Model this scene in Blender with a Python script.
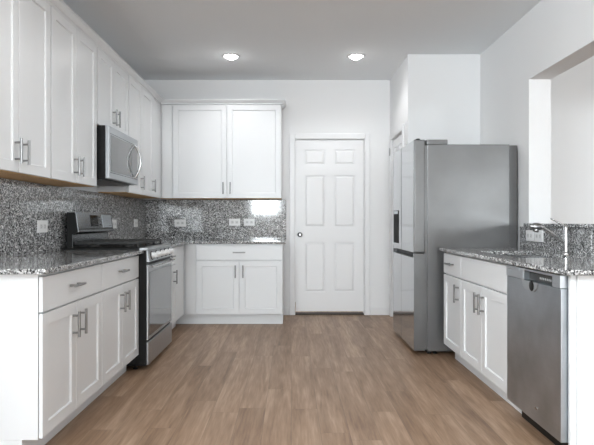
import bpy, bmesh, math, random
from mathutils import Vector, Matrix
random.seed(7)
PI = math.pi
sc = bpy.context.scene
for o in list(bpy.data.objects):
    bpy.data.objects.remove(o)
col = sc.collection

# ------------------------------------------------------------------ camera
F, H = 530.0, 1.10
cam_d = bpy.data.cameras.new('camera')
cam_d.sensor_fit = 'HORIZONTAL'
cam_d.sensor_width = 36.0
cam_d.lens = F / 594.0 * 36.0
cam_d.shift_x = 6.0 / 594.0
cam_d.shift_y = -1.0 / 594.0
cam_d.clip_start = 0.05
cam = bpy.data.objects.new('camera', cam_d)
cam.location = (0, 0, H)
cam.rotation_euler = (PI / 2, 0, 0)
col.objects.link(cam)
sc.camera = cam

# ------------------------------------------------------------------ world, light, exposure
w = bpy.data.worlds.new('daylight')
sc.world = w
w.use_nodes = True
bg = w.node_tree.nodes['Background']
bg.inputs['Color'].default_value = (0.93, 0.97, 1.0, 1)
bg.inputs['Strength'].default_value = 1.0

def area(name, loc, rot, sx, sy, power, colr=(1, 1, 1)):
    d = bpy.data.lights.new(name, 'AREA')
    d.shape = 'RECTANGLE'
    d.size, d.size_y, d.energy, d.color = sx, sy, power, colr
    o = bpy.data.objects.new(name, d)
    o.location, o.rotation_euler = loc, rot
    col.objects.link(o)
    return o

DAY = (0.885, 0.96, 1.0)
# daylight through unseen rear and next-room windows, built for light and reflections
WIN = [  # name, x0, x1, z0, z1 in the rear wall, power
    ('window_1', -1.68, -0.62, 1.50, 2.60, 185),
    ('window_2', 0.00, 2.60, 0.15, 2.55, 115),
    ('window_3', 6.60, 9.10, 1.55, 2.60, 120),
]
REAR = -12.00
for n, x0, x1, z0, z1, p in WIN:
    area('daylight_' + n, ((x0 + x1) / 2, REAR - 0.02, (z0 + z1) / 2), (PI / 2, 0, 0), x1 - x0, z1 - z0, p, DAY)
# windows in the side walls: (name, wall x, y0, y1, z0, z1, power)
SIDE = [('window_4', 9.6, 0.8, 3.6, 0.75, 2.45, 70),
        ('added_window_5', -1.72, -1.9, 0.5, 1.70, 2.60, 112)]  # unseen window added to brighten the right wall from the left
for n, x, y0, y1, z0, z1, p in SIDE:
    sg = 1 if x > 0 else -1
    area('daylight_' + n, (x + sg * 0.02, (y0 + y1) / 2, (z0 + z1) / 2), (0, sg * PI / 2, 0), z1 - z0, y1 - y0, p, DAY)

vs = sc.view_settings
vs.view_transform = 'Standard'
vs.look = 'None'
vs.gamma = 1.0
vs.use_curve_mapping = False
vs.exposure = 0.95

# ------------------------------------------------------------------ materials
def mat(name, colr, rough=0.5, metal=0.0, spec=0.5, emit=0.0, coat=0.0, aniso=0.0):
    m = bpy.data.materials.new(name)
    m.use_nodes = True
    b = m.node_tree.nodes['Principled BSDF']
    if not isinstance(colr, (tuple, list)):
        colr = (colr, colr, colr)
    b.inputs['Base Color'].default_value = (*colr, 1)
    b.inputs['Roughness'].default_value = rough
    b.inputs['Metallic'].default_value = metal
    b.inputs['Specular IOR Level'].default_value = spec
    b.inputs['Coat Weight'].default_value = coat
    b.inputs['Anisotropic'].default_value = aniso
    if emit:
        b.inputs['Emission Color'].default_value = (1, 1, 1, 1)
        b.inputs['Emission Strength'].default_value = emit
    return m

def N(m, t, **kw):
    n = m.node_tree.nodes.new(t)
    for k, v in kw.items():
        setattr(n, k, v)
    return n

def ramp(n, stops, interp='LINEAR'):
    r = n.color_ramp
    r.interpolation = interp
    while len(r.elements) > 1:
        r.elements.remove(r.elements[-1])
    r.elements[0].position = stops[0][0]
    c = stops[0][1]
    r.elements[0].color = (*((c,) * 3 if not isinstance(c, tuple) else c), 1)
    for p, c in stops[1:]:
        e = r.elements.new(p)
        e.color = (*((c,) * 3 if not isinstance(c, tuple) else c), 1)

def paint(name, v, rough, bump=0.0, scale=200):
    """painted surface with a faint orange-peel relief"""
    m = mat(name, v, rough)
    if bump:
        L = m.node_tree.links
        tc = N(m, 'ShaderNodeTexCoord')
        no = N(m, 'ShaderNodeTexNoise')
        no.inputs['Scale'].default_value = scale
        bp = N(m, 'ShaderNodeBump')
        bp.inputs['Strength'].default_value = bump
        bp.inputs['Distance'].default_value = 0.001
        L.new(tc.outputs['Object'], no.inputs['Vector'])
        L.new(no.outputs['Fac'], bp.inputs['Height'])
        L.new(bp.outputs['Normal'], m.node_tree.nodes['Principled BSDF'].inputs['Normal'])
    return m

def granite(name, scale=150.0, rough=0.06):
    m = mat(name, 0.3, rough)
    L = m.node_tree.links
    b = m.node_tree.nodes['Principled BSDF']
    geo = N(m, 'ShaderNodeNewGeometry')
    vo = N(m, 'ShaderNodeTexVoronoi', feature='F1')
    vo.inputs['Scale'].default_value = scale
    sep = N(m, 'ShaderNodeSeparateColor')
    r1 = N(m, 'ShaderNodeValToRGB')
    ramp(r1, [(0.0, 0.015), (0.17, 0.10), (0.34, 0.24), (0.56, 0.40), (0.76, 0.58), (0.90, 0.82)], 'CONSTANT')
    no = N(m, 'ShaderNodeTexNoise')
    no.inputs['Scale'].default_value = 26.0
    no.inputs['Detail'].default_value = 3.0
    r2 = N(m, 'ShaderNodeValToRGB')
    ramp(r2, [(0.34, 0.7), (0.5, 0.95), (0.66, 1.15)])
    mx = N(m, 'ShaderNodeMix', data_type='RGBA', blend_type='MULTIPLY')
    mx.inputs['Factor'].default_value = 1.0
    L.new(geo.outputs['Position'], vo.inputs['Vector'])
    L.new(geo.outputs['Position'], no.inputs['Vector'])
    L.new(vo.outputs['Color'], sep.inputs['Color'])
    L.new(sep.outputs['Red'], r1.inputs['Fac'])
    L.new(no.outputs['Fac'], r2.inputs['Fac'])
    L.new(r1.outputs['Color'], mx.inputs['A'])
    L.new(r2.outputs['Color'], mx.inputs['B'])
    L.new(mx.outputs['Result'], b.inputs['Base Color'])
    return m

def planks():
    m = mat('oak plank floor', (0.3, 0.2, 0.14), 0.42)
    nt, L = m.node_tree, m.node_tree.links
    b = nt.nodes['Principled BSDF']
    geo = N(m, 'ShaderNodeNewGeometry')
    sep = N(m, 'ShaderNodeSeparateXYZ')
    L.new(geo.outputs['Position'], sep.inputs['Vector'])
    def math_(op, a, bb=None, c=None):
        n = N(m, 'ShaderNodeMath', operation=op)
        for i, v in enumerate((a, bb, c)):
            if v is None:
                continue
            if isinstance(v, (int, float)):
                n.inputs[i].default_value = v
            else:
                L.new(v, n.inputs[i])
        return n.outputs[0]
    W, LEN = 0.152, 1.22
    xr = math_('DIVIDE', math_('ADD', sep.outputs['X'], 10.03), W)
    row = math_('FLOOR', xr)
    fx = math_('FRACT', xr)
    wn = N(m, 'ShaderNodeTexWhiteNoise', noise_dimensions='1D')
    L.new(row, wn.inputs['W'])
    yr = math_('ADD', math_('DIVIDE', math_('ADD', sep.outputs['Y'], 20.0), LEN), wn.outputs['Value'])
    pl = math_('FLOOR', yr)
    fy = math_('FRACT', yr)
    cid = N(m, 'ShaderNodeCombineXYZ')
    L.new(row, cid.inputs['X']); L.new(pl, cid.inputs['Y'])
    w2 = N(m, 'ShaderNodeTexWhiteNoise', noise_dimensions='3D')
    L.new(cid.outputs['Vector'], w2.inputs['Vector'])
    s2 = N(m, 'ShaderNodeSeparateColor')
    L.new(w2.outputs['Color'], s2.inputs['Color'])
    # grain coordinates: stretched along the plank, shifted plank by plank
    gx = math_('ADD', math_('MULTIPLY', sep.outputs['X'], 9.0), math_('MULTIPLY', s2.outputs['Red'], 40.0))
    gy = math_('ADD', math_('MULTIPLY', sep.outputs['Y'], 0.75), math_('MULTIPLY', s2.outputs['Green'], 40.0))
    gv = N(m, 'ShaderNodeCombineXYZ')
    L.new(gx, gv.inputs['X']); L.new(gy, gv.inputs['Y'])
    n1 = N(m, 'ShaderNodeTexNoise')
    n1.inputs['Scale'].default_value = 1.5; n1.inputs['Detail'].default_value = 4.0
    n1.inputs['Distortion'].default_value = 0.9
    L.new(gv.outputs['Vector'], n1.inputs['Vector'])
    gv2 = N(m, 'ShaderNodeVectorMath', operation='MULTIPLY')
    gv2.inputs[1].default_value = (5.0, 4.5, 1.0)
    L.new(gv.outputs['Vector'], gv2.inputs[0])
    n2 = N(m, 'ShaderNodeTexNoise')
    n2.inputs['Scale'].default_value = 1.6; n2.inputs['Detail'].default_value = 5.0
    L.new(gv2.outputs['Vector'], n2.inputs['Vector'])
    r1 = N(m, 'ShaderNodeValToRGB')
    ramp(r1, [(0.27, (0.145, 0.081, 0.044)), (0.42, (0.240, 0.145, 0.086)), (0.54, (0.320, 0.205, 0.130)), (0.64, (0.405, 0.272, 0.182)), (0.78, (0.51, 0.372, 0.268))])
    mixv = math_('ADD', math_('MULTIPLY', n1.outputs['Fac'], 0.62), math_('MULTIPLY', n2.outputs['Fac'], 0.38))
    tone = math_('ADD', mixv, math_('MULTIPLY', math_('SUBTRACT', s2.outputs['Blue'], 0.5), 0.13))
    L.new(tone, r1.inputs['Fac'])
    # joints
    ex = math_('MINIMUM', fx, math_('SUBTRACT', 1.0, fx))
    ey = math_('MINIMUM', fy, math_('SUBTRACT', 1.0, fy))
    jx = math_('LESS_THAN', ex, 0.009)
    jy = math_('LESS_THAN', ey, 0.0011)
    j = math_('MAXIMUM', jx, jy)
    mx = N(m, 'ShaderNodeMix', data_type='RGBA')
    mx.inputs['B'].default_value = (0.13, 0.088, 0.062, 1)
    L.new(math_('MULTIPLY', j, 0.55), mx.inputs['Factor'])
    L.new(r1.outputs['Color'], mx.inputs['A'])
    L.new(mx.outputs['Result'], b.inputs['Base Color'])
    return m

def brushed(name, v, rough, axis_scale, amount=0.08, metal=1.0, mottle=0.0):
    """brushed steel: fine stretched streaks in the roughness and colour"""
    m = mat(name, v, rough, metal)
    L = m.node_tree.links
    b = m.node_tree.nodes['Principled BSDF']
    geo = N(m, 'ShaderNodeNewGeometry')
    mp = N(m, 'ShaderNodeMapping')
    mp.inputs['Scale'].default_value = axis_scale
    no = N(m, 'ShaderNodeTexNoise')
    no.inputs['Scale'].default_value = 1.0
    no.inputs['Detail'].default_value = 4.0
    mr = N(m, 'ShaderNodeMapRange')
    mr.inputs['From Min'].default_value = 0.3
    mr.inputs['From Max'].default_value = 0.7
    mr.inputs['To Min'].default_value = rough - amount
    mr.inputs['To Max'].default_value = rough + amount
    L.new(geo.outputs['Position'], mp.inputs['Vector'])
    L.new(mp.outputs['Vector'], no.inputs['Vector'])
    L.new(no.outputs['Fac'], mr.inputs['Value'])
    L.new(mr.outputs['Result'], b.inputs['Roughness'])
    if mottle:
        n2 = N(m, 'ShaderNodeTexNoise')
        n2.inputs['Scale'].default_value = 5.0
        n2.inputs['Detail'].default_value = 5.0
        r = N(m, 'ShaderNodeValToRGB')
        vv = v if isinstance(v, tuple) else (v, v, v)
        ramp(r, [(0.3, tuple(c * (1 - mottle) for c in vv)), (0.7, tuple(c * (1 + mottle) for c in vv))])
        L.new(geo.outputs['Position'], n2.inputs['Vector'])
        L.new(n2.outputs['Fac'], r.inputs['Fac'])
        L.new(r.outputs['Color'], b.inputs['Base Color'])
    return m

def wood(name):
    m = mat(name, (0.45, 0.26, 0.11), 0.5)
    L = m.node_tree.links
    b = m.node_tree.nodes['Principled BSDF']
    geo = N(m, 'ShaderNodeNewGeometry')
    mp = N(m, 'ShaderNodeMapping')
    mp.inputs['Scale'].default_value = (40, 3, 3)
    no = N(m, 'ShaderNodeTexNoise')
    no.inputs['Detail'].default_value = 4.0
    r = N(m, 'ShaderNodeValToRGB')
    ramp(r, [(0.3, (0.55, 0.32, 0.12)), (0.7, (0.78, 0.50, 0.23))])
    L.new(geo.outputs['Position'], mp.inputs['Vector'])
    L.new(mp.outputs['Vector'], no.inputs['Vector'])
    L.new(no.outputs['Fac'], r.inputs['Fac'])
    L.new(r.outputs['Color'], b.inputs['Base Color'])
    return m

M = dict(
    wall=paint('white wall paint', (0.82, 0.82, 0.823), 0.75, 0.15, 140),
    ceil=paint('flat ceiling paint', (0.88, 0.90, 0.915), 0.9, 0.2, 120),
    trim=paint('semi gloss trim paint', (0.79, 0.79, 0.795), 0.35),
    cab=paint('white cabinet lacquer', (0.755, 0.765, 0.775), 0.32),
    floor=planks(),
    granite=granite('speckled grey granite'),
    steel=brushed('brushed stainless steel', (0.44, 0.455, 0.47), 0.36, (4, 4, 260), 0.012),
    fridge=brushed('bright stainless doors', (0.52, 0.535, 0.55), 0.13, (4, 300, 4), 0.01),
    side=brushed('grey metallic side panel', 0.16, 0.30, (3, 3, 3), 0.02, 0.6, 0.06),
    sidedark=mat('dark grey panel', 0.12, 0.45, 0.4),
    dish=brushed('smudged dark steel', (0.455, 0.49, 0.525), 0.40, (5, 5, 200), 0.05, 1.0, 0.16),
    band=brushed('pale steel band', (0.56, 0.59, 0.615), 0.30, (4, 4, 200), 0.04),
    chrome=mat('polished chrome', 0.60, 0.22, 1.0),
    nickel=mat('satin nickel', 0.30, 0.30, 1.0),
    knob=mat('silver knob', 0.72, 0.42, 0.35),
    guard=brushed('dark brushed console', (0.26, 0.27, 0.28), 0.25, (4, 4, 260), 0.012),
    black=mat('black enamel', 0.008, 0.38, 0.0, 0.2),
    iron=mat('matte cast iron', 0.02, 0.55),
    glass=mat('dark oven glass', 0.03, 0.04, 0.0, 0.9),
    mirror=mat('reflective oven glass', 0.235, 0.07, 0.9),
    screen=mat('black display glass', 0.008, 0.05),
    plastic=mat('white plastic', 0.85, 0.35),
    slot=mat('dark slot', 0.05, 0.6),
    plastic_grey=mat('light grey insert', 0.70, 0.4),
    wood=wood('bare plywood'),
    dull=mat('dull black plastic', 0.012, 0.6, 0.0, 0.15),
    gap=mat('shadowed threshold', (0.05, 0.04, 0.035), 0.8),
    lens=mat('lit lamp lens', 0.9, 0.4, emit=22.0),
    print_=mat('pale print', 0.6, 0.5),
    pane=None,
)
g = bpy.data.materials.new('window glass')
g.use_nodes = True
nt = g.node_tree
nt.nodes.remove(nt.nodes['Principled BSDF'])
tr = nt.nodes.new('ShaderNodeBsdfTransparent')
gl = nt.nodes.new('ShaderNodeBsdfGlossy')
gl.inputs['Roughness'].default_value = 0.02
ms = nt.nodes.new('ShaderNodeMixShader')
ms.inputs[0].default_value = 0.05
nt.links.new(tr.outputs[0], ms.inputs[1]); nt.links.new(gl.outputs[0], ms.inputs[2])
nt.links.new(ms.outputs[0], nt.nodes['Material Output'].inputs['Surface'])
M['pane'] = g

# ------------------------------------------------------------------ mesh building helpers
class MB:
    def __init__(s):
        s.v, s.f, s.sm = [], [], []
    def add(s, verts, faces, smooth=False):
        k = len(s.v)
        s.v += [Vector(p) for p in verts]
        for f in faces:
            s.f.append([i + k for i in f]); s.sm.append(smooth)
        return s
    def box(s, x0, x1, y0, y1, z0, z1):
        if x0 > x1: x0, x1 = x1, x0
        if y0 > y1: y0, y1 = y1, y0
        if z0 > z1: z0, z1 = z1, z0
        return s.add([(x0,y0,z0),(x1,y0,z0),(x1,y1,z0),(x0,y1,z0),(x0,y0,z1),(x1,y0,z1),(x1,y1,z1),(x0,y1,z1)],
              [(0,3,2,1),(4,5,6,7),(0,1,5,4),(1,2,6,5),(2,3,7,6),(3,0,4,7)])
    def prism(s, prof, axis, a, b):
        """extrude a 2-D outline along axis; prof gives the other two coordinates in x,y,z order"""
        n = len(prof)
        def P(p, t):
            q = list(p); q.insert(axis, t); return tuple(q)
        vs_ = [P(p, a) for p in prof] + [P(p, b) for p in prof]
        fs = [tuple(range(n)), tuple(range(2*n-1, n-1, -1))]
        fs += [(i, i+n, (i+1) % n + n, (i+1) % n) for i in range(n)]
        return s.add(vs_, fs)
    def tube(s, pts, r, n=12, cap=True):
        pts = [Vector(p) for p in pts]
        rs = r if isinstance(r, (list, tuple)) else [r]*len(pts)
        rings, up = [], None
        for i, p in enumerate(pts):
            d = (pts[min(i+1, len(pts)-1)] - pts[max(i-1, 0)]).normalized()
            if up is None:
                up = Vector((0,0,1)) if abs(d.z) < 0.9 else Vector((1,0,0))
            a = d.cross(up).normalized(); b = a.cross(d).normalized(); up = b
            rings.append([p + a*math.cos(2*PI*k/n)*rs[i] + b*math.sin(2*PI*k/n)*rs[i] for k in range(n)])
        vs_ = [q for rg in rings for q in rg]
        fs = []
        for i in range(len(pts)-1):
            for k in range(n):
                fs.append((i*n+k, i*n+(k+1)%n, (i+1)*n+(k+1)%n, (i+1)*n+k))
        s.add(vs_, fs, True)
        if cap:
            s.add(rings[0], [tuple(range(n))[::-1]])
            s.add(rings[-1], [tuple(range(n))])
        return s
    def lathe(s, c, d, prof, n=24):
        """prof = [(radius, distance along d)]"""
        c, d = Vector(c), Vector(d).normalized()
        up = Vector((0,0,1)) if abs(d.z) < 0.9 else Vector((1,0,0))
        a = d.cross(up).normalized(); b = a.cross(d).normalized()
        vs_, fs = [], []
        for r, h in prof:
            for k in range(n):
                vs_.append(c + d*h + (a*math.cos(2*PI*k/n) + b*math.sin(2*PI*k/n))*r)
        for i in range(len(prof)-1):
            for k in range(n):
                fs.append((i*n+k, i*n+(k+1)%n, (i+1)*n+(k+1)%n, (i+1)*n+k))
        s.add(vs_, fs, True)
        s.add(vs_[:n], [tuple(range(n))[::-1]])
        s.add(vs_[-n:], [tuple(range(n))])
        return s
    def loops(s, x0, x1, z0, z1, seq, back):
        """front panel facing -y: seq = [(inset, y)], closed with a back face at y=back"""
        vs_, fs = [], []
        seq = [(0, back)] + seq
        for ins, y in seq:
            vs_ += [(x0+ins,y,z0+ins),(x1-ins,y,z0+ins),(x1-ins,y,z1-ins),(x0+ins,y,z1-ins)]
        for i in range(len(seq)-1):
            for k in range(4):
                fs.append((i*4+k, i*4+(k+1)%4, (i+1)*4+(k+1)%4, (i+1)*4+k))
        m = (len(seq)-1)*4
        fs.append((m, m+1, m+2, m+3)); fs.append((3,2,1,0))
        return s.add(vs_, fs)
    def build(s, name, m, parent=None, bevel=0.0, seg=2, loc=None):
        me = bpy.data.meshes.new(name)
        off = Vector(ORG.get(parent.name, (0,0,0))) if parent else Vector(loc or (0,0,0))
        me.from_pydata([tuple(p - off) for p in s.v], [], s.f)
        me.update()
        bm = bmesh.new(); bm.from_mesh(me)
        bmesh.ops.recalc_face_normals(bm, faces=bm.faces)
        bm.to_mesh(me); bm.free()
        for p, q in zip(me.polygons, s.sm):
            p.use_smooth = q
        me.materials.append(M[m] if isinstance(m, str) else m)
        o = bpy.data.objects.new(name, me)
        col.objects.link(o)
        if parent:
            o.parent = parent
            ORG[o.name] = tuple(off)
        else:
            o.location = off
        if bevel:
            b = o.modifiers.new('bevel', 'BEVEL')
            b.width, b.segments, b.limit_method, b.angle_limit = bevel, seg, 'ANGLE', math.radians(40)
        return o
ORG = {}

def box(x0, x1, y0, y1, z0, z1):
    return MB().box(x0, x1, y0, y1, z0, z1)

def tag(o, label=None, cat=None, group=None, kind=None):
    if label: o['label'] = label
    if cat: o['category'] = cat
    if group: o['group'] = group
    if kind: o['kind'] = kind
    return o

def thing(name, label, cat, loc, rotz=0.0, group=None, world=False):
    """an Empty at the base; world=True: the parts are given in room coordinates"""
    o = bpy.data.objects.new(name, None)
    o.empty_display_size = 0.1
    o.location, o.rotation_euler = loc, (0, 0, rotz)
    col.objects.link(o)
    if world: ORG[o.name] = tuple(loc)
    return tag(o, label, cat, group)

def struct(name, mb, m, parent=None, bevel=0.0):
    return tag(mb.build(name, m, parent, bevel), kind='structure') if not parent else mb.build(name, m, parent, bevel)

# ------------------------------------------------------------------ the room
LX, BY, RX, CZ = -1.72, 6.235, 1.885, 2.765
PX, PY = 1.165, 5.28            # the pantry corner beside the refrigerator
OX = 9.6                        # far side of the next room
struct('floor', box(LX-.2, OX+.2, REAR-.2, BY+1.2, -0.12, 0.0), 'floor')
struct('ceiling', box(LX-.2, OX+.2, REAR-.2, BY+1.2, CZ, CZ+0.12), 'ceil')
def holed(name, x0, x1, ya, yb_, win):
    n, x, y0, y1, z0, z1, p = win
    m = MB().box(x0, x1, ya, y0, 0, CZ).box(x0, x1, y1, yb_, 0, CZ).box(x0, x1, y0, y1, 0, z0).box(x0, x1, y0, y1, z1, CZ)
    struct(name, m, 'wall')
holed('wall_left', LX-.15, LX, REAR, BY+.15, SIDE[1])
# back wall with the door opening
DX0, DX1, DZ = 0.045, 0.866, 2.070
mb = MB().box(LX, DX0, BY, BY+.13, 0, CZ).box(DX1, PX+.12, BY, BY+.13, 0, CZ).box(DX0, DX1, BY, BY+.13, DZ, CZ)
struct('wall_back', mb, 'wall')
struct('wall_behind_door', box(DX0-.3, DX1+.3, BY+1.0, BY+1.1, 0, CZ), 'wall')
# pantry side wall with its own door, and the wall behind the refrigerator
SY0, SY1, SZ = 5.50, 6.125, 2.045
mb = MB().box(PX, PX+.12, PY, SY0, 0, CZ).box(PX, PX+.12, SY1, BY, 0, CZ).box(PX, PX+.12, SY0, SY1, SZ, CZ)
struct('wall_pantry_side', mb, 'wall')
struct('wall_pantry_front', box(PX+.12, RX+.175, PY+.0005, PY+.12, 0, CZ), 'wall')
# right wall: solid by the refrigerator, half wall with a pass-through nearer the camera
OY, OZ, HW, HN = 4.20, 2.227, 1.058, 2.30
mb = MB().box(RX, RX+.175, OY, PY, 0, CZ).box(RX, RX+.175, REAR, OY, OZ, CZ)
struct('wall_right', mb, 'wall')
struct('wall_half', box(RX, RX+.175, HN, OY, 0, HW), 'wall')
# next room
struct('wall_far', box(RX+.176, OX, PY, PY+.12, 0, CZ), 'wall')
holed('wall_outer', OX, OX+.15, REAR, PY+.12, SIDE[0])
# rear wall with window openings
mb = MB()
xs = LX
for n, x0, x1, z0, z1, p in WIN:
    mb.box(xs, x0, REAR-.15, REAR, 0, CZ); mb.box(x0, x1, REAR-.15, REAR, 0, z0); mb.box(x0, x1, REAR-.15, REAR, z1, CZ)
    xs = x1
mb.box(xs, OX+.15, REAR-.15, REAR, 0, CZ)
struct('wall_rear', mb, 'wall')
def window(name, x0, x1, z0, z1):
    t = bpy.data.objects.new(name, None); col.objects.link(t); t['kind'] = 'structure'
    t.location = ((x0+x1)/2, REAR, z0); ORG[t.name] = tuple(t.location)
    f = MB()
    f.box(x0, x0+.05, REAR-.10, REAR-.03, z0, z1).box(x1-.05, x1, REAR-.10, REAR-.03, z0, z1)
    f.box(x0+.05, x1-.05, REAR-.10, REAR-.03, z0, z0+.05).box(x0+.05, x1-.05, REAR-.10, REAR-.03, z1-.05, z1)
    f.build('window_frame', 'trim', t)
    box(x0+.05, x1-.05, REAR-.075, REAR-.07, z0+.05, z1-.05).build('pane', 'pane', t)
for n, x0, x1, z0, z1, p in WIN:
    window(n, x0, x1, z0, z1)
for n, x, y0, y1, z0, z1, p in SIDE:
    t = bpy.data.objects.new(n, None); col.objects.link(t); t['kind'] = 'structure'
    t.location = (x, (y0+y1)/2, z0); ORG[t.name] = tuple(t.location)
    sg = 1 if x > 0 else -1
    a, b = x+sg*.03, x+sg*.1
    f = MB().box(a, b, y0, y0+.05, z0, z1).box(a, b, y1-.05, y1, z0, z1).box(a, b, y0+.05, y1-.05, z0, z0+.05).box(a, b, y0+.05, y1-.05, z1-.05, z1)
    f.build('window_frame', 'trim', t)
    box(x+sg*.07, x+sg*.075, y0+.05, y1-.05, z0+.05, z1-.05).build('pane', 'pane', t)

# baseboards
struct('baseboard_back', MB().box(-0.09, DX0-.065, BY-.014, BY, 0, .085).box(DX1+.065, PX-.015, BY-.014, BY, 0, .085), 'trim', bevel=.004)
struct('baseboard_pantry', box(PX-.014, PX, PY, SY0-.062, 0, .085), 'trim', bevel=.004)

# ---- doors
def casing(name, mb):
    return struct(name, mb, 'trim', bevel=.006)
CW = .062
mb = MB().box(DX0-CW, DX0, BY-.018, BY, 0, DZ+CW).box(DX1, DX1+CW, BY-.018, BY, 0, DZ+CW).box(DX0, DX1, BY-.018, BY, DZ, DZ+CW)
casing('trim_1', mb)
struct('trim_2', MB().box(DX0, DX0+.004, BY+.001, BY+.128, 0, DZ).box(DX1-.004, DX1, BY+.001, BY+.128, 0, DZ).box(DX0+.004, DX1-.004, BY+.001, BY+.128, DZ-.004, DZ), 'trim')
door = bpy.data.objects.new('door_1', None); col.objects.link(door)
door.location = ((DX0+DX1)/2, BY, 0); ORG['door_1'] = tuple(door.location); door['kind'] = 'structure'

def six_panel(x0, x1, z0, z1, yf, t):
    """six panel slab facing -y with its front at yf"""
    w_, rec = x1-x0, .012
    st, mid = .100, .100
    pw = (w_-2*st-mid)/2
    cx = [(x0+st, x0+st+pw), (x1-st-pw, x1-st)]
    rz = [(z0+.225, z0+.82), (z0+.99, z0+1.605), (z0+1.725, z0+1.91)]
    m = MB().box(x0, x1, yf+rec, yf+t, z0, z1)
    m.box(x0, cx[0][0], yf, yf+rec, z0, z1).box(cx[0][1], cx[1][0], yf, yf+rec, z0, z1).box(cx[1][1], x1, yf, yf+rec, z0, z1)
    zs = [z0] + [v for r in rz for v in r] + [z1]
    for (a, b) in cx:
        for i in range(0, len(zs), 2):
            m.box(a, b, yf, yf+rec, zs[i], zs[i+1])
        for (c, d) in rz:
            # ogee slope round the opening and the raised field
            m.loops(a+.012, b-.012, c+.012, d-.012, [(0, yf+rec-.0005), (.022, yf+.003)], yf+rec+.002)
            for q in ((a, a+.004, c, d), (b-.004, b, c, d), (a+.004, b-.004, c, c+.004), (a+.004, b-.004, d-.004, d)):
                m.box(q[0], q[1], yf+.004, yf+rec, q[2], q[3])
    return m
six_panel(.056, .857, .042, 2.062, BY+.012, .035).build('door_slab', 'trim', door)
kn = MB().lathe((.105, BY+.012, .945), (0, -1, 0), [(.030, 0), (.030, .006), (.011, .010), (.011, .032), (.022, .038), (.027, .050), (.024, .062), (.012, .068)])
kn.build('door_knob', 'nickel', door)
for z in (.24, 1.04, 1.82):
    MB().tube([(.8615, BY-.004, z), (.8615, BY-.004, z+.09)], .006).build('hinge', 'plastic_grey', door)
box(DX0+.006, DX1-.006, BY+.005, BY+.12, 0.0005, .012).build('threshold', 'gap', door)  # near-black colour stands for the shade in the gap under the door
# pantry side door (almost edge on)
mb = MB().box(PX-.018, PX, SY0-CW, SY0, 0, SZ+CW).box(PX-.018, PX, SY1, SY1+CW, 0, SZ+CW).box(PX-.018, PX, SY0, SY1, SZ, SZ+CW)
casing('trim_3', mb)
d2 = bpy.data.objects.new('door_2', None); col.objects.link(d2)
d2.location = (PX, (SY0+SY1)/2, 0); ORG['door_2'] = tuple(d2.location); d2['kind'] = 'structure'
m6 = six_panel(0, SY1-SY0-.014, .03, SZ-.012, 0, .035)
# turn the slab so that it faces -x
m6.v = [Vector((PX+.012+p.y, SY1-.007-p.x, p.z)) for p in m6.v]
m6.build('door_slab', 'trim', d2)
for z in (.24, 1.04, 1.86):
    MB().tube([(PX-.026, SY1+.004, z), (PX-.026, SY1+.004, z+.09)], .006).box(PX-.026, PX-.0185, SY1-.006, SY1+.03, z+.01, z+.08).build('hinge', 'nickel' if z > 1.5 else 'trim', d2)

# ------------------------------------------------------------------ cabinets
def pull(mb, c, axis, L=.132, out=.034):
    """bar pull on a front at y=c.y, standing out towards -y"""
    x, y, z = c
    h = L/2
    d = (h, 0, 0) if axis == 'x' else (0, 0, h)
    mb.tube([(x-d[0], y-out, z-d[2]), (x+d[0], y-out, z+d[2])], .0072, 10)
    k = .66
    for s in (-k, k):
        mb.tube([(x+s*d[0], y, z+s*d[2]), (x+s*d[0], y-out, z+s*d[2])], .0055, 8)
    return mb

G = .0026
def shaker(x0, x1, z0, z1, fr=.057, t=.020):
    return MB().loops(x0+G, x1-G, z0+G, z1-G, [(0, -t+.0015), (.0015, -t), (fr, -t), (fr+.004, -t+.009)], -.0035)
def slab(x0, x1, z0, z1, t=.020):
    return MB().loops(x0+G, x1-G, z0+G, z1-G, [(0, -t+.002), (.002, -t)], -.0035)

CT = .862     # top of the base cabinets
def base_cabinet(label, loc, rot, wd, depth, drawers, doors, name='base_cabinet', filler=None, toe=(0, 0), body_x=None, shell=False):
    t = thing(name, label, 'cabinet', loc, rot)
    b0, b1 = body_x or (0, wd)
    if shell:   # open box so that a sink bowl can hang inside
        m = MB().box(b0, b0+.018, 0, depth, .115, CT).box(b1-.018, b1, 0, depth, .115, CT).box(b0+.018, b1-.018, 0, depth, .115, .135)
        m.box(b0+.018, b1-.018, depth-.012, depth, .135, CT).box(b0+.018, b1-.018, 0, .018, .135, CT)
        m.build('body', 'cab', t)
    else:
        box(b0, b1, 0, depth, .115, CT).build('body', 'cab', t, .001)
    box(b0+toe[0], b1-toe[1], .072, depth, 0.001, .1145).build('toe_kick', 'cab', t)
    for x0, x1, hx in drawers:
        d = slab(x0, x1, .688, CT-.010).build('drawer', 'cab', t)
        if hx is not None:
            pull(MB(), (hx, -.020, .775), 'x').build('handle', 'nickel', d)
    for x0, x1, hx in doors:
        d = shaker(x0, x1, .119, .684).build('door', 'cab', t)
        if hx is not None:
            pull(MB(), (hx, -.020, .573), 'z').build('handle', 'nickel', d)
    if filler:
        for x0, x1 in filler:
            slab(x0, x1, .119, CT-.010, .012).build('filler', 'cab', t)
    return t

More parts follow.
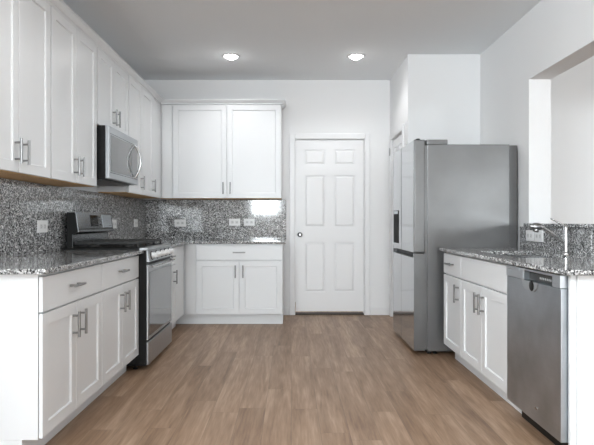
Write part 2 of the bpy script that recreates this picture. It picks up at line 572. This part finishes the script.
FX = -1.14    # carcass face of the left run (doors stand 20 mm proud)
DP = .575
base_cabinet('nearest white base cabinet of the left run, its finished end panel facing the camera',
    (FX, 2.387, 0), PI/2, .755, DP, [(0, .755, .345)], [(0, .378, .333), (.378, .755, .423)])
base_cabinet('white base cabinet immediately before the black side of the stove, one drawer above two doors',
    (FX, 3.144, 0), PI/2, .755, DP, [(0, .755, .345)], [(0, .378, .333), (.378, .755, .423)])
base_cabinet('narrow white base cabinet between the stove and back corner, one drawer over one door',
    (FX, 4.700, 0), PI/2, .46, DP, [(0, .46, .215)], [(0, .46, .345)], filler=[(.46, .872)], body_x=(0, .872))
bx0 = -1.118
base_cabinet('wide white base cabinet on the back wall, one long drawer over a pair of doors',
    (bx0, 5.617, 0), 0, 1.030, .61, [(.116, 1.028, .572)], [(.116, .572, .532), (.572, 1.028, .612)], filler=[(0, .114)], body_x=(-.56, 1.030))
RF = 1.245
base_cabinet('slim white base cabinet next to the refrigerator, small drawer above a single door',
    (RF, 4.255, 0), -PI/2, .436, .62, [(0, .436, .215)], [(0, .436, .385)])
base_cabinet('white sink base cabinet between the slim cabinet and the dishwasher, blank front over two doors',
    (RF, 3.818, 0), -PI/2, .824, .62, [(0, .824, None)], [(0, .412, .372), (.412, .824, .452)], shell=True)
# end panel closing the peninsula
t = thing('end_panel', 'tall white finished panel closing the right counter run beside the dishwasher', 'panel', (1.56, 2.37, 0), world=True)
box(1.274, 1.883, 2.352, 2.384, .001, CT).build('panel', 'cab', t, .002)
box(1.246, 1.2735, 2.364, 2.384, .001, CT).build('edge_stile', 'cab', t, .003)

UZ0, UZ1 = 1.358, 2.404
def wall_cabinet(label, loc, rot, wd, depth, doors, z0=UZ0, z1=UZ1, name='wall_cabinet', body_x=None, hz=None, filler=None):
    t = thing(name, label, 'cabinet', (loc[0], loc[1], z0), rot)
    b0, b1 = body_x or (0, wd)
    box(b0, b1, 0, depth, .006, z1-z0+.004).build('body', 'cab', t, .001)
    box(b0+.002, b1-.002, .003, depth, 0, .0055).build('bottom_panel', 'wood', t)
    hz = hz or .113
    for x0, x1, hx in doors:
        d = shaker(x0+(.005 if x0 < .01 else 0), x1-(.005 if x1 > wd-.01 else 0), .0, z1-z0).build('door', 'cab', t)
        pull(MB(), (hx, -.020, hz), 'z').build('handle', 'nickel', d)
    for x0, x1 in filler or []:
        slab(x0, x1, .0, z1-z0, .012).build('filler', 'cab', t)
    return t
UX, UD = -1.465, .253
wall_cabinet('white two-door wall cabinet nearest the camera on the left wall, cut by the photo edge',
    (UX, 2.437, 0), PI/2, .756, UD, [(0, .378, .338), (.378, .756, .418)])
wall_cabinet('white two-door wall cabinet directly on the camera side of the microwave',
    (UX, 3.195, 0), PI/2, .756, UD, [(0, .378, .338), (.378, .756, .418)])
wall_cabinet('short white two-door wall cabinet sitting on top of the microwave',
    (UX, 3.955, 0), PI/2, .762, UD, [(0, .381, .341), (.381, .762, .421)], z0=1.828, hz=.113)
wall_cabinet('narrow white single-door wall cabinet on the far side of the microwave',
    (UX, 4.720, 0), PI/2, .418, UD, [(0, .418, .378)])
wall_cabinet('narrow white single-door wall cabinet at the left wall corner, last of its run',
    (UX, 5.140, 0), PI/2, .42, UD, [(0, .42, .375)], body_x=(0, .79), filler=[(.42, .79)])
UYB = 5.935
wall_cabinet('large white two-door wall cabinet on the back wall beside the white door',
    (-1.325, UYB, 0), 0, 1.218, .298, [(0, .609, .569), (.609, 1.218, .649)], body_x=(-.139, 1.218), filler=[(-.118, -.002)])
# crown moulding round the tops of the wall cabinets
def crown(mb, path):
    """profile (out, up) swept along a mitred path in plan; out is to the right of travel"""
    prof = [(0, 0), (.012, 0), (.012, .014), (.022, .020), (.040, .040), (.044, .044), (.044, .056), (0, .056)]
    pts = [Vector((p[0], p[1], 0)) for p in path]
    rings = []
    for i, p in enumerate(pts):
        ds = []
        if i > 0: ds.append((pts[i]-pts[i-1]).normalized())
        if i < len(pts)-1: ds.append((pts[i+1]-pts[i]).normalized())
        ns = [Vector((d.y, -d.x, 0)) for d in ds]
        n = sum(ns, Vector()).normalized()
        k = 1/max(.2, n.dot(ns[0]))
        rings.append([(p.x+n.x*k*a, p.y+n.y*k*a, UZ1+.006+b) for a, b in prof])
    n = len(prof)
    vs_ = [q for r in rings for q in r]
    fs = [(i*n+k, (i+1)*n+k, (i+1)*n+(k+1) % n, i*n+(k+1) % n) for i in range(len(pts)-1) for k in range(n)]
    fs += [tuple(range(n)), tuple(range(len(vs_)-n, len(vs_)))]
    return mb.add(vs_, fs)
cm = crown(MB(), [(LX+.005, 2.437), (UX, 2.437), (UX, UYB-.0), (-.107, UYB), (-.107, BY-.004)])
cm.box(LX+.005, UX, 2.437, BY-.004, UZ1+.007, UZ1+.03).box(UX, -.107, UYB, BY-.004, UZ1+.007, UZ1+.03)
tag(cm.build('crown_molding', 'cab', None, loc=(UX, 4.3, UZ1)), 'white crown molding running along the tops of the wall cabinets', 'molding')

# ------------------------------------------------------------------ granite
CZ0, CZ1 = .865, .890
tag(box(LX+.002, -1.085, 2.345, 3.900, CZ0, CZ1).build('countertop', 'granite', None, .004, 3, loc=(-1.42, 3.1, CZ0)),
    'speckled granite countertop over the two base cabinets on the camera side of the stove', 'countertop')
m = MB().prism([(LX+.002, 4.692), (-1.085, 4.692), (-1.085, 5.560), (-.055, 5.560), (-.055, BY-.002), (LX+.002, BY-.002)], 2, CZ0, CZ1)
tag(m.build('countertop', 'granite', None, .004, 3, loc=(-1, 5.8, CZ0)),
    'speckled granite corner countertop running from the stove along the back wall', 'countertop')
# right counter with the sink cut-out
SX0, SX1, SA, SB = 1.335, 1.700, 3.06, 3.76
X0, X1, Y0, Y1 = 1.192, RX-.002, 2.300, 4.262
xsn, ysn = [X0, SX0, SX1, X1], [Y0, SA, SB, Y1]
m = MB()
idx = {}
for zi, z in enumerate((CZ0, CZ1)):
    for i in range(4):
        for j in range(4):
            idx[(i, j, zi)] = len(m.v); m.v.append(Vector((xsn[i], ysn[j], z)))
def q(*a): m.f.append([idx[k] for k in a]); m.sm.append(False)
for i in range(3):
    for j in range(3):
        if (i, j) == (1, 1): continue
        q((i,j,1),(i+1,j,1),(i+1,j+1,1),(i,j+1,1)); q((i,j,0),(i,j+1,0),(i+1,j+1,0),(i+1,j,0))
for i in range(3):
    q((i,0,0),(i+1,0,0),(i+1,0,1),(i,0,1)); q((i,3,0),(i,3,1),(i+1,3,1),(i+1,3,0))
    q((0,i,0),(0,i,1),(0,i+1,1),(0,i+1,0)); q((3,i,0),(3,i+1,0),(3,i+1,1),(3,i,1))
q((1,1,0),(1,1,1),(2,1,1),(2,1,0)); q((1,2,0),(2,2,0),(2,2,1),(1,2,1)); q((1,1,0),(1,2,0),(1,2,1),(1,1,1)); q((2,1,0),(2,1,1),(2,2,1),(2,2,0))
tag(m.build('countertop', 'granite', None, .004, 3, loc=(1.54, 3.3, CZ0)),
    'speckled granite countertop with the sink, right side above the dishwasher', 'countertop')
tag(box(LX+.001, LX+.020, 2.37, BY-.001, CZ1+.001, 1.354).build('backsplash', 'granite', None, .0015, loc=(LX, 4.3, CZ1)),
    'polished granite backsplash sheet on the left wall behind the stove', 'backsplash')
tag(box(LX+.0205, -.055, BY-.020, BY-.001, CZ1+.001, 1.354).build('backsplash', 'granite', None, .0015, loc=(-.9, BY, CZ1)),
    'polished granite backsplash sheet on the back wall above the wide base cabinet', 'backsplash')
tag(box(RX-.022, RX-.001, HN, 4.318, CZ1+.001, HW+.001).build('backsplash', 'granite', None, .0015, loc=(RX, 3.3, CZ1)),
    'low granite backsplash facing the half wall behind the faucet', 'backsplash')
tag(box(RX-.045, RX+.22, HN-.03, OY-.001, HW+.002, HW+.027).build('ledge', 'granite', None, .004, 3, loc=(RX+.09, 3.2, HW)),
    'granite ledge capping the half wall under the pass-through opening', 'ledge')

# ------------------------------------------------------------------ sink and faucet
t = thing('sink', 'undermount stainless sink bowl set into the right countertop', 'sink', (1.52, 3.41, .66), world=True)
bz, r = .665, .012
m = MB()
m.box(SX0-.008, SX0, SA-.008, SB+.008, bz, CZ0-.001).box(SX1, SX1+.008, SA-.008, SB+.008, bz, CZ0-.001)
m.box(SX0, SX1, SA-.008, SA, bz, CZ0-.001).box(SX0, SX1, SB, SB+.008, bz, CZ0-.001).box(SX0, SX1, SA, SB, bz, bz+.008)
m.build('bowl', 'chrome', t)
MB().lathe((1.56, 3.41, bz+.008), (0, 0, 1), [(.045, 0), (.045, .003), (.03, .004), (.028, .001)]).build('drain', 'nickel', t)
t = thing('faucet', 'chrome pull-out kitchen faucet standing behind the sink, spout angled upward', 'faucet', (1.785, 3.44, CZ1), world=True)
fx, fy = 1.785, 3.44
MB().lathe((fx, fy, CZ1+.0005), (0, 0, 1), [(.027, 0), (.027, .006), (.018, .010), (.0165, .02), (.0165, .172), (.014, .178), (.004, .180)]).build('body', 'chrome', t)
MB().tube([(fx-.010, fy, .965), (fx-.04, fy-.002, .985), (fx-.12, fy-.006, 1.037), (fx-.178, fy-.010, 1.073)], [.013, .0125, .012, .013]).build('spout', 'chrome', t)
hd = MB().lathe((fx-.160, fy-.009, 1.064), (-.97, -.02, .06), [(.013, 0), (.021, .010), (.0255, .024), (.0255, .044), (.022, .058), (.014, .066), (.012, .082), (.004, .084)], 20)
hd.lathe((fx-.196, fy-.0098, 1.056), (-.3, 0, -.95), [(.018, 0), (.019, .014), (.017, .024), (.004, .025)], 16).build('spray_head', 'nickel', t)
MB().tube([(fx-.002, fy, 1.066), (fx-.03, fy, 1.082), (fx-.066, fy, 1.102), (fx-.098, fy, 1.119)], [.009, .007, .006, .005]).build('lever', 'chrome', t)

# ------------------------------------------------------------------ stove
YA, YB = 3.908, 4.684
SYC = (YA+YB)/2
t = thing('stove', 'stainless gas stove with black sides and cast iron grates on the left wall', 'stove', (-1.4, SYC, 0), world=True)
box(-1.694, -1.068, YA, YB, .035, .885).build('body', 'black', t, .002)
for x in (-1.66, -1.16):
    for y in (YA+.05, YB-.05):
        MB().lathe((x, y, 0.0005), (0, 0, 1), [(.018, 0), (.018, .006), (.010, .010), (.010, .036)]).build('foot', 'black', t)
# cooktop with a stainless rim
box(-1.694, -1.1205, YA, YB, .8855, .905).build('cooktop', 'black', t, .004)
box(-1.12, -1.062, YA, YB, .8855, .906).build('front_lip', 'steel', t, .004)
box(-1.655, -1.130, YA+.025, YB-.025, .9055, .909).build('burner_pan', 'black', t, .002)
for bx_, by_ in ((-1.52, YA+.17), (-1.25, YA+.17), (-1.52, YB-.17), (-1.25, YB-.17), (-1.385, SYC)):
    MB().lathe((bx_, by_, .9095), (0, 0, 1), [(.045, 0), (.045, .010), (.036, .012), (.036, .019), (.01, .021)]).build('burner', 'iron', t)
gw = (YB-YA-.07)/3
for i in range(3):
    a = YA+.035+i*gw+.003; b = a+gw-.006
    m = MB()
    for y in (a, b-.014):
        m.box(-1.645, -1.135, y, y+.014, .930, .948)
    for x in (-1.645, -1.149):
        m.box(x, x+.014, a+.014, b-.014, .930, .948)
    for x in (-1.52, -1.392, -1.25):
        m.box(x-.006, x+.006, a+.014, b-.014, .932, .950)
    m.box(-1.631, -1.149, (a+b)/2-.006, (a+b)/2+.006, .932, .950)
    for x in (-1.645, -1.149):
        for y in (a, b-.014):
            m.box(x, x+.014, y, y+.014, .9095, .930)
    m.build('grate', 'iron', t, .002)
# front: slanted knob panel, oven door, drawer
m = MB().prism([(-1.0675, .800), (-1.046, .800), (-1.060, .885), (-1.0675, .885)], 1, YA+.001, YB-.001)
m.build('control_panel', 'steel', t, .003)
for i in range(5):
    y = YA+.10+i*(YB-YA-.20)/4
    k = MB().lathe((-1.0525, y, .843), (1, 0, .14), [(.027, 0), (.027, .005), (.022, .008), (.020, .028), (.017, .031), (.004, .032)], 20)
    k.box(-1.0215, -1.0165, y-.004, y+.004, .828, .866)
    kb = k.build('knob', 'knob', t)
    MB().lathe((-1.0528, y, .843), (1, 0, .14), [(.034, 0), (.034, .004), (.028, .005)], 20).build('bezel', 'slot', kb)
od = MB().box(-1.0675, -1.054, YA+.002, YB-.002, .225, .778).build('oven_door', 'steel', t, .004)
box(-1.0535, -1.051, YA+.030, YB-.030, .250, .725).build('window', 'mirror', od, .001)
h = MB().tube([(-1.018, YA+.04, .765), (-1.012, YA+.15, .765), (-1.010, SYC, .765), (-1.012, YB-.15, .765), (-1.018, YB-.04, .765)], .010)
for y in (YA+.07, YB-.07):
    h.tube([(-1.054, y, .765), (-1.017, y, .765)], .009)
h.build('handle', 'chrome', od)
box(-1.0675, -1.052, YA+.002, YB-.002, .040, .208).build('drawer', 'steel', t, .004)
# backguard: slanted console leaning over the cooktop
GO = [(-1.655, .9055), (-1.612, .9055), (-1.612, 1.005), (-1.566, 1.020), (-1.588, 1.172), (-1.655, 1.172)]
m = MB().prism(GO, 1, YA+.0045, YB-.004)
bgd = m.build('backguard', 'guard', t, .003)
m = MB().prism([(-1.654, .9060), (-1.613, .9060), (-1.613, 1.003), (-1.573, 1.022), (-1.593, 1.165), (-1.654, 1.165)], 1, YA, YA+.004)
m.build('end_cap', 'black', bgd)
def on_guard(y0, y1, z0, z1, th=.002):
    f_ = lambda z: -1.566-.022*(z-1.020)/.152
    return MB().prism([(f_(z0)-.001, z0), (f_(z0)+th, z0), (f_(z1)+th, z1), (f_(z1)-.001, z1)], 1, y0, y1)
on_guard(SYC-.12, SYC+.035, 1.062, 1.150).build('display', 'screen', bgd)
on_guard(YB-.25, YB-.03, 1.052, 1.155, .0015).build('glare_pad', 'band', bgd)  # pale panel painted in for a window's reflection on the console
for j in range(3):
    on_guard(SYC+.065, SYC+.10, 1.07+j*.028, 1.082+j*.028, .002).build('button', 'slot', bgd)
on_guard(YA+.02, YB-.02, 1.036, 1.048, .002).build('seam', 'slot', bgd)

# ------------------------------------------------------------------ microwave
YM0, YM1 = 3.972, 4.714
t = thing('microwave', 'stainless over-the-range microwave hanging under the short cabinet', 'microwave', (-1.56, (YM0+YM1)/2, 1.42), world=True)
box(-1.696, -1.394, YM0, YM1, 1.422, 1.822).build('body', 'black', t, .002)
box(-1.69, -1.430, YM0+.03, YM1-.03, 1.414, 1.4215).build('vent_grille', 'sidedark', t)
md = box(-1.393, -1.362, YM0, YM1, 1.422, 1.820).build('door', 'steel', t, .004)
box(-1.3615, -1.360, YM0+.035, YM1-.20, 1.480, 1.755).build('window', 'mirror', md)
box(-1.3615, -1.3595, YM1-.185, YM1-.015, 1.480, 1.755).build('control_panel', 'mirror', md)
for z in (1.47, 1.765):
    box(-1.3615, -1.361, YM0+.02, YM1-.02, z-.002, z+.002).build('trim_line', 'slot', md)
pts = []
for i in range(17):
    a = i/16
    pts.append((-1.360+.056*math.sin(PI*a)**.8, 4.600, 1.475+.285*a))
MB().tube(pts, .009, 10).build('handle', 'chrome', md)

# ------------------------------------------------------------------ refrigerator
FA, FB = 4.365, 5.250
t = thing('refrigerator', 'tall stainless four-door refrigerator with ice dispenser on the right', 'refrigerator', (1.44, (FA+FB)/2, 0), world=True)
box(1.124, 1.800, FA, FB, .030, 1.735).build('case', 'side', t, .004)
box(1.8005, 1.864, FA+.004, FB-.004, .030, 1.728).build('rear_panel', 'sidedark', t, .004)
for x in (1.20, 1.80):
    for y in (FA+.06, FB-.06):
        MB().lathe((x, y, .0005), (0, 0, 1), [(.02, 0), (.02, .008), (.012, .012), (.012, .031)]).build('foot', 'black', t)
box(1.13, 1.16, FA+.02, FB-.02, .008, .0295).build('kick_grille', 'black', t)
box(1.1055, 1.1235, FA+.012, FB-.012, .045, 1.73).build('gasket', 'side', t)
for y0, y1 in ((FA+.005, FA+.20), (FB-.20, FB-.005)):
    hc = box(1.120, 1.292, y0, y1, 1.7355, 1.776).build('hinge_cover', 'side', t, .004)
    MB().lathe((1.07, (y0+y1)/2, 1.7835), (0, 0, 1), [(.02, 0), (.02, .010), (.012, .014)]).box(1.05, 1.15, (y0+y1)/2-.012, (y0+y1)/2+.012, 1.7765, 1.783).build('hinge', 'black', hc)
FS = 4.865
def fdoor(y0, y1, z0, z1, name='door'):
    return box(1.012, 1.105, y0, y1, z0, z1).build(name, 'fridge', t, .010, 4)
ud1 = fdoor(FA, FS-.003, .842, 1.776)
ud2 = fdoor(FS+.003, FB, .842, 1.776)
for y0, y1, near in ((FA, FS-.003, True), (FS+.003, FB, False)):
    m = MB().box(1.012, 1.105, y0, y1, .035, .800)
    cap = (y0, y0+.022) if near else (y1-.012, y1)
    m.box(1.012, 1.105, cap[0], cap[1], .800, .836)
    r_ = (y0+.022, y1) if near else (y0, y1-.012)
    m.box(1.060, 1.105, r_[0], r_[1], .800, .836)
    ld = m.build('door', 'fridge', t, .002)
    box(1.050, 1.0595, r_[0]+.001, r_[1]-.001, .801, .836).build('handle_pocket', 'black', ld)  # black lining painted in to deepen the shade of the recess
disp = box(1.008, 1.0115, 4.985, 5.205, .895, 1.205).build('dispenser', 'dull', ud2, .001)
box(1.0065, 1.0078, 5.00, 5.19, 1.172, 1.20).build('display', 'band', disp)

for o in list(t.children):
    if o.name.split('.')[0] == 'door':      # stainless skin on the front, painted edges
        o.data.materials.append(M['side'])
        for p in o.data.polygons:
            p.material_index = 0 if p.normal.x < -.5 else 1

# ------------------------------------------------------------------ dishwasher
W0, W1 = 2.392, 2.990
t = thing('dishwasher', 'stainless dishwasher with pocket handle built under the right countertop', 'dishwasher', (1.54, (W0+W1)/2, 0), world=True)
box(1.262, 1.850, W0+.004, W1-.002, .100, .855).build('tub', 'sidedark', t)
box(1.30, 1.84, W0+.006, W1-.004, .001, .0995).build('toe_kick', 'black', t)
DF, DBK = 1.214, 1.2615
PA, PB = 2.465, 2.765         # pocket along the band
m = MB().box(DF+.004, DBK, W0, W1-.001, .100, .7955)
dd = m.build('door', 'dish', t, .003)
m = MB().box(DF, DBK, W0, PA, .797, .857).box(DF, DBK, PB, W1-.001, .797, .857).box(DF, DBK, PA, PB, .845, .857).box(DF+.035, DBK, PA, PB, .797, .845)
m.build('control_band', 'band', t, .002)
m = MB().box(DF+.030, DF+.0345, PA+.001, PB-.001, .798, .844)
m.build('handle_pocket', 'slot', t)
m = MB()
for i in range(9):
    y = PA+.03+i*.018
    m.box(DF+.0285, DF+.0297, y, y+.008, .812, .822)
m.build('buttons', 'print_', t)
# scooped lower lip of the pocket and its dark thumb hollow
m = MB().prism([(2.785, .797), (2.775, .768), (2.750, .752), (2.650, .748), (2.622, .766), (2.612, .797)], 0, DF-.002, DF+.0035)
m.build('latch_scoop', 'band', t, .001)
m = MB().lathe((DF-.0022, 2.672, .776), (-1, 0, 0), [(.027, 0), (.025, .001), (.003, .0012)])
m.build('latch_hollow', 'black', t)
m = MB().prism([(2.648, .168), (2.640, .178), (2.628, .172), (2.618, .182), (2.616, .176), (2.630, .164)], 0, DF+.002, DF+.0038)
m.build('badge', 'chrome', t)

# ------------------------------------------------------------------ outlets
def outlet(label, loc, rot, wd=.125, ht=.085, switch=False):
    t = thing('outlet_plate', label, 'outlet', loc, rot)
    MB().loops(-wd/2, wd/2, -ht/2, ht/2, [(0, -.003), (.004, -.006)], -.0002).build('plate', 'plastic', t)
    for s in (-1, 1):
        rc = MB().loops(s*.026-.017, s*.026+.017, -.016, .016, [(0, -.007), (.003, -.008)], -.0061).build('receptacle', 'plastic_grey', t)
        mm = MB().box(s*.026-.007, s*.026+.006, -.0086, -.0081, .0045, .0065).box(s*.026-.007, s*.026+.006, -.0086, -.0081, -.0065, -.0045)
        mm.box(s*.026+.009, s*.026+.012, -.0086, -.0081, -.002, .002)
        mm.build('slot', 'slot', rc)
    return t
yb = BY-.0205
outlet('white outlet plate on the back wall granite nearest the stove', (-1.298, yb, 1.082), 0, .135, .085)
outlet('left of two white outlet plates side by side under the large wall cabinet', (-.661, yb, 1.092), 0, .130, .082)
outlet('right of two white outlet plates side by side under the large wall cabinet', (-.489, yb, 1.092), 0, .125, .082)
xl = LX+.0205
outlet('white outlet plate on the left wall granite on the camera side of the stove', (xl, 3.62, 1.066), PI/2, .145, .085)
outlet('white outlet plate on the left granite just beyond the stove console', (xl, 5.085, 1.076), PI/2, .135, .085)
outlet('white outlet plate on the left granite close to the back corner', (xl, 5.80, 1.083), PI/2, .135, .085)
xr = RX-.0225
outlet('white outlet plate behind the faucet head, the one nearer the refrigerator', (xr, 4.125, .990), -PI/2, .135, .086)
outlet('white outlet plate behind the faucet head, the one nearer the faucet post', (xr, 3.978, .990), -PI/2, .135, .086)

# ------------------------------------------------------------------ recessed ceiling lights
def can(label, x, y, power=14):
    t = thing('ceiling_light', label, 'ceiling light', (x, y, CZ), group='recessed ceiling lights', world=True)
    MB().lathe((x, y, CZ-.0005), (0, 0, -1), [(.092, 0), (.092, .003), (.086, .007), (.066, .009), (.064, .005)], 36).build('trim_ring', 'plastic', t)
    MB().lathe((x, y, CZ-.0060), (0, 0, -1), [(.060, 0), (.050, .012), (.032, .024), (.004, .027)], 32).build('lens', 'lens', t)
    d = bpy.data.lights.new('ceiling_lamp', 'SPOT')
    d.energy, d.shadow_soft_size, d.spot_size, d.spot_blend = power, .05, math.radians(150), .6
    o = bpy.data.objects.new('ceiling_lamp', d)
    o.location = (0, 0, -.03); o.parent = t
    col.objects.link(o)
    return t
can('round lit ceiling light over the back cabinets, left of the two', -.603, 5.33)
can('round lit ceiling light above the white door, right of the two', .654, 5.33)
for x, y in ((-.603, 2.4), (.654, 2.4)):  # unseen pair added to put more light into the room
    can('added unseen ceiling light overhead, nearer the camera than the pair in view', x, y, 15)
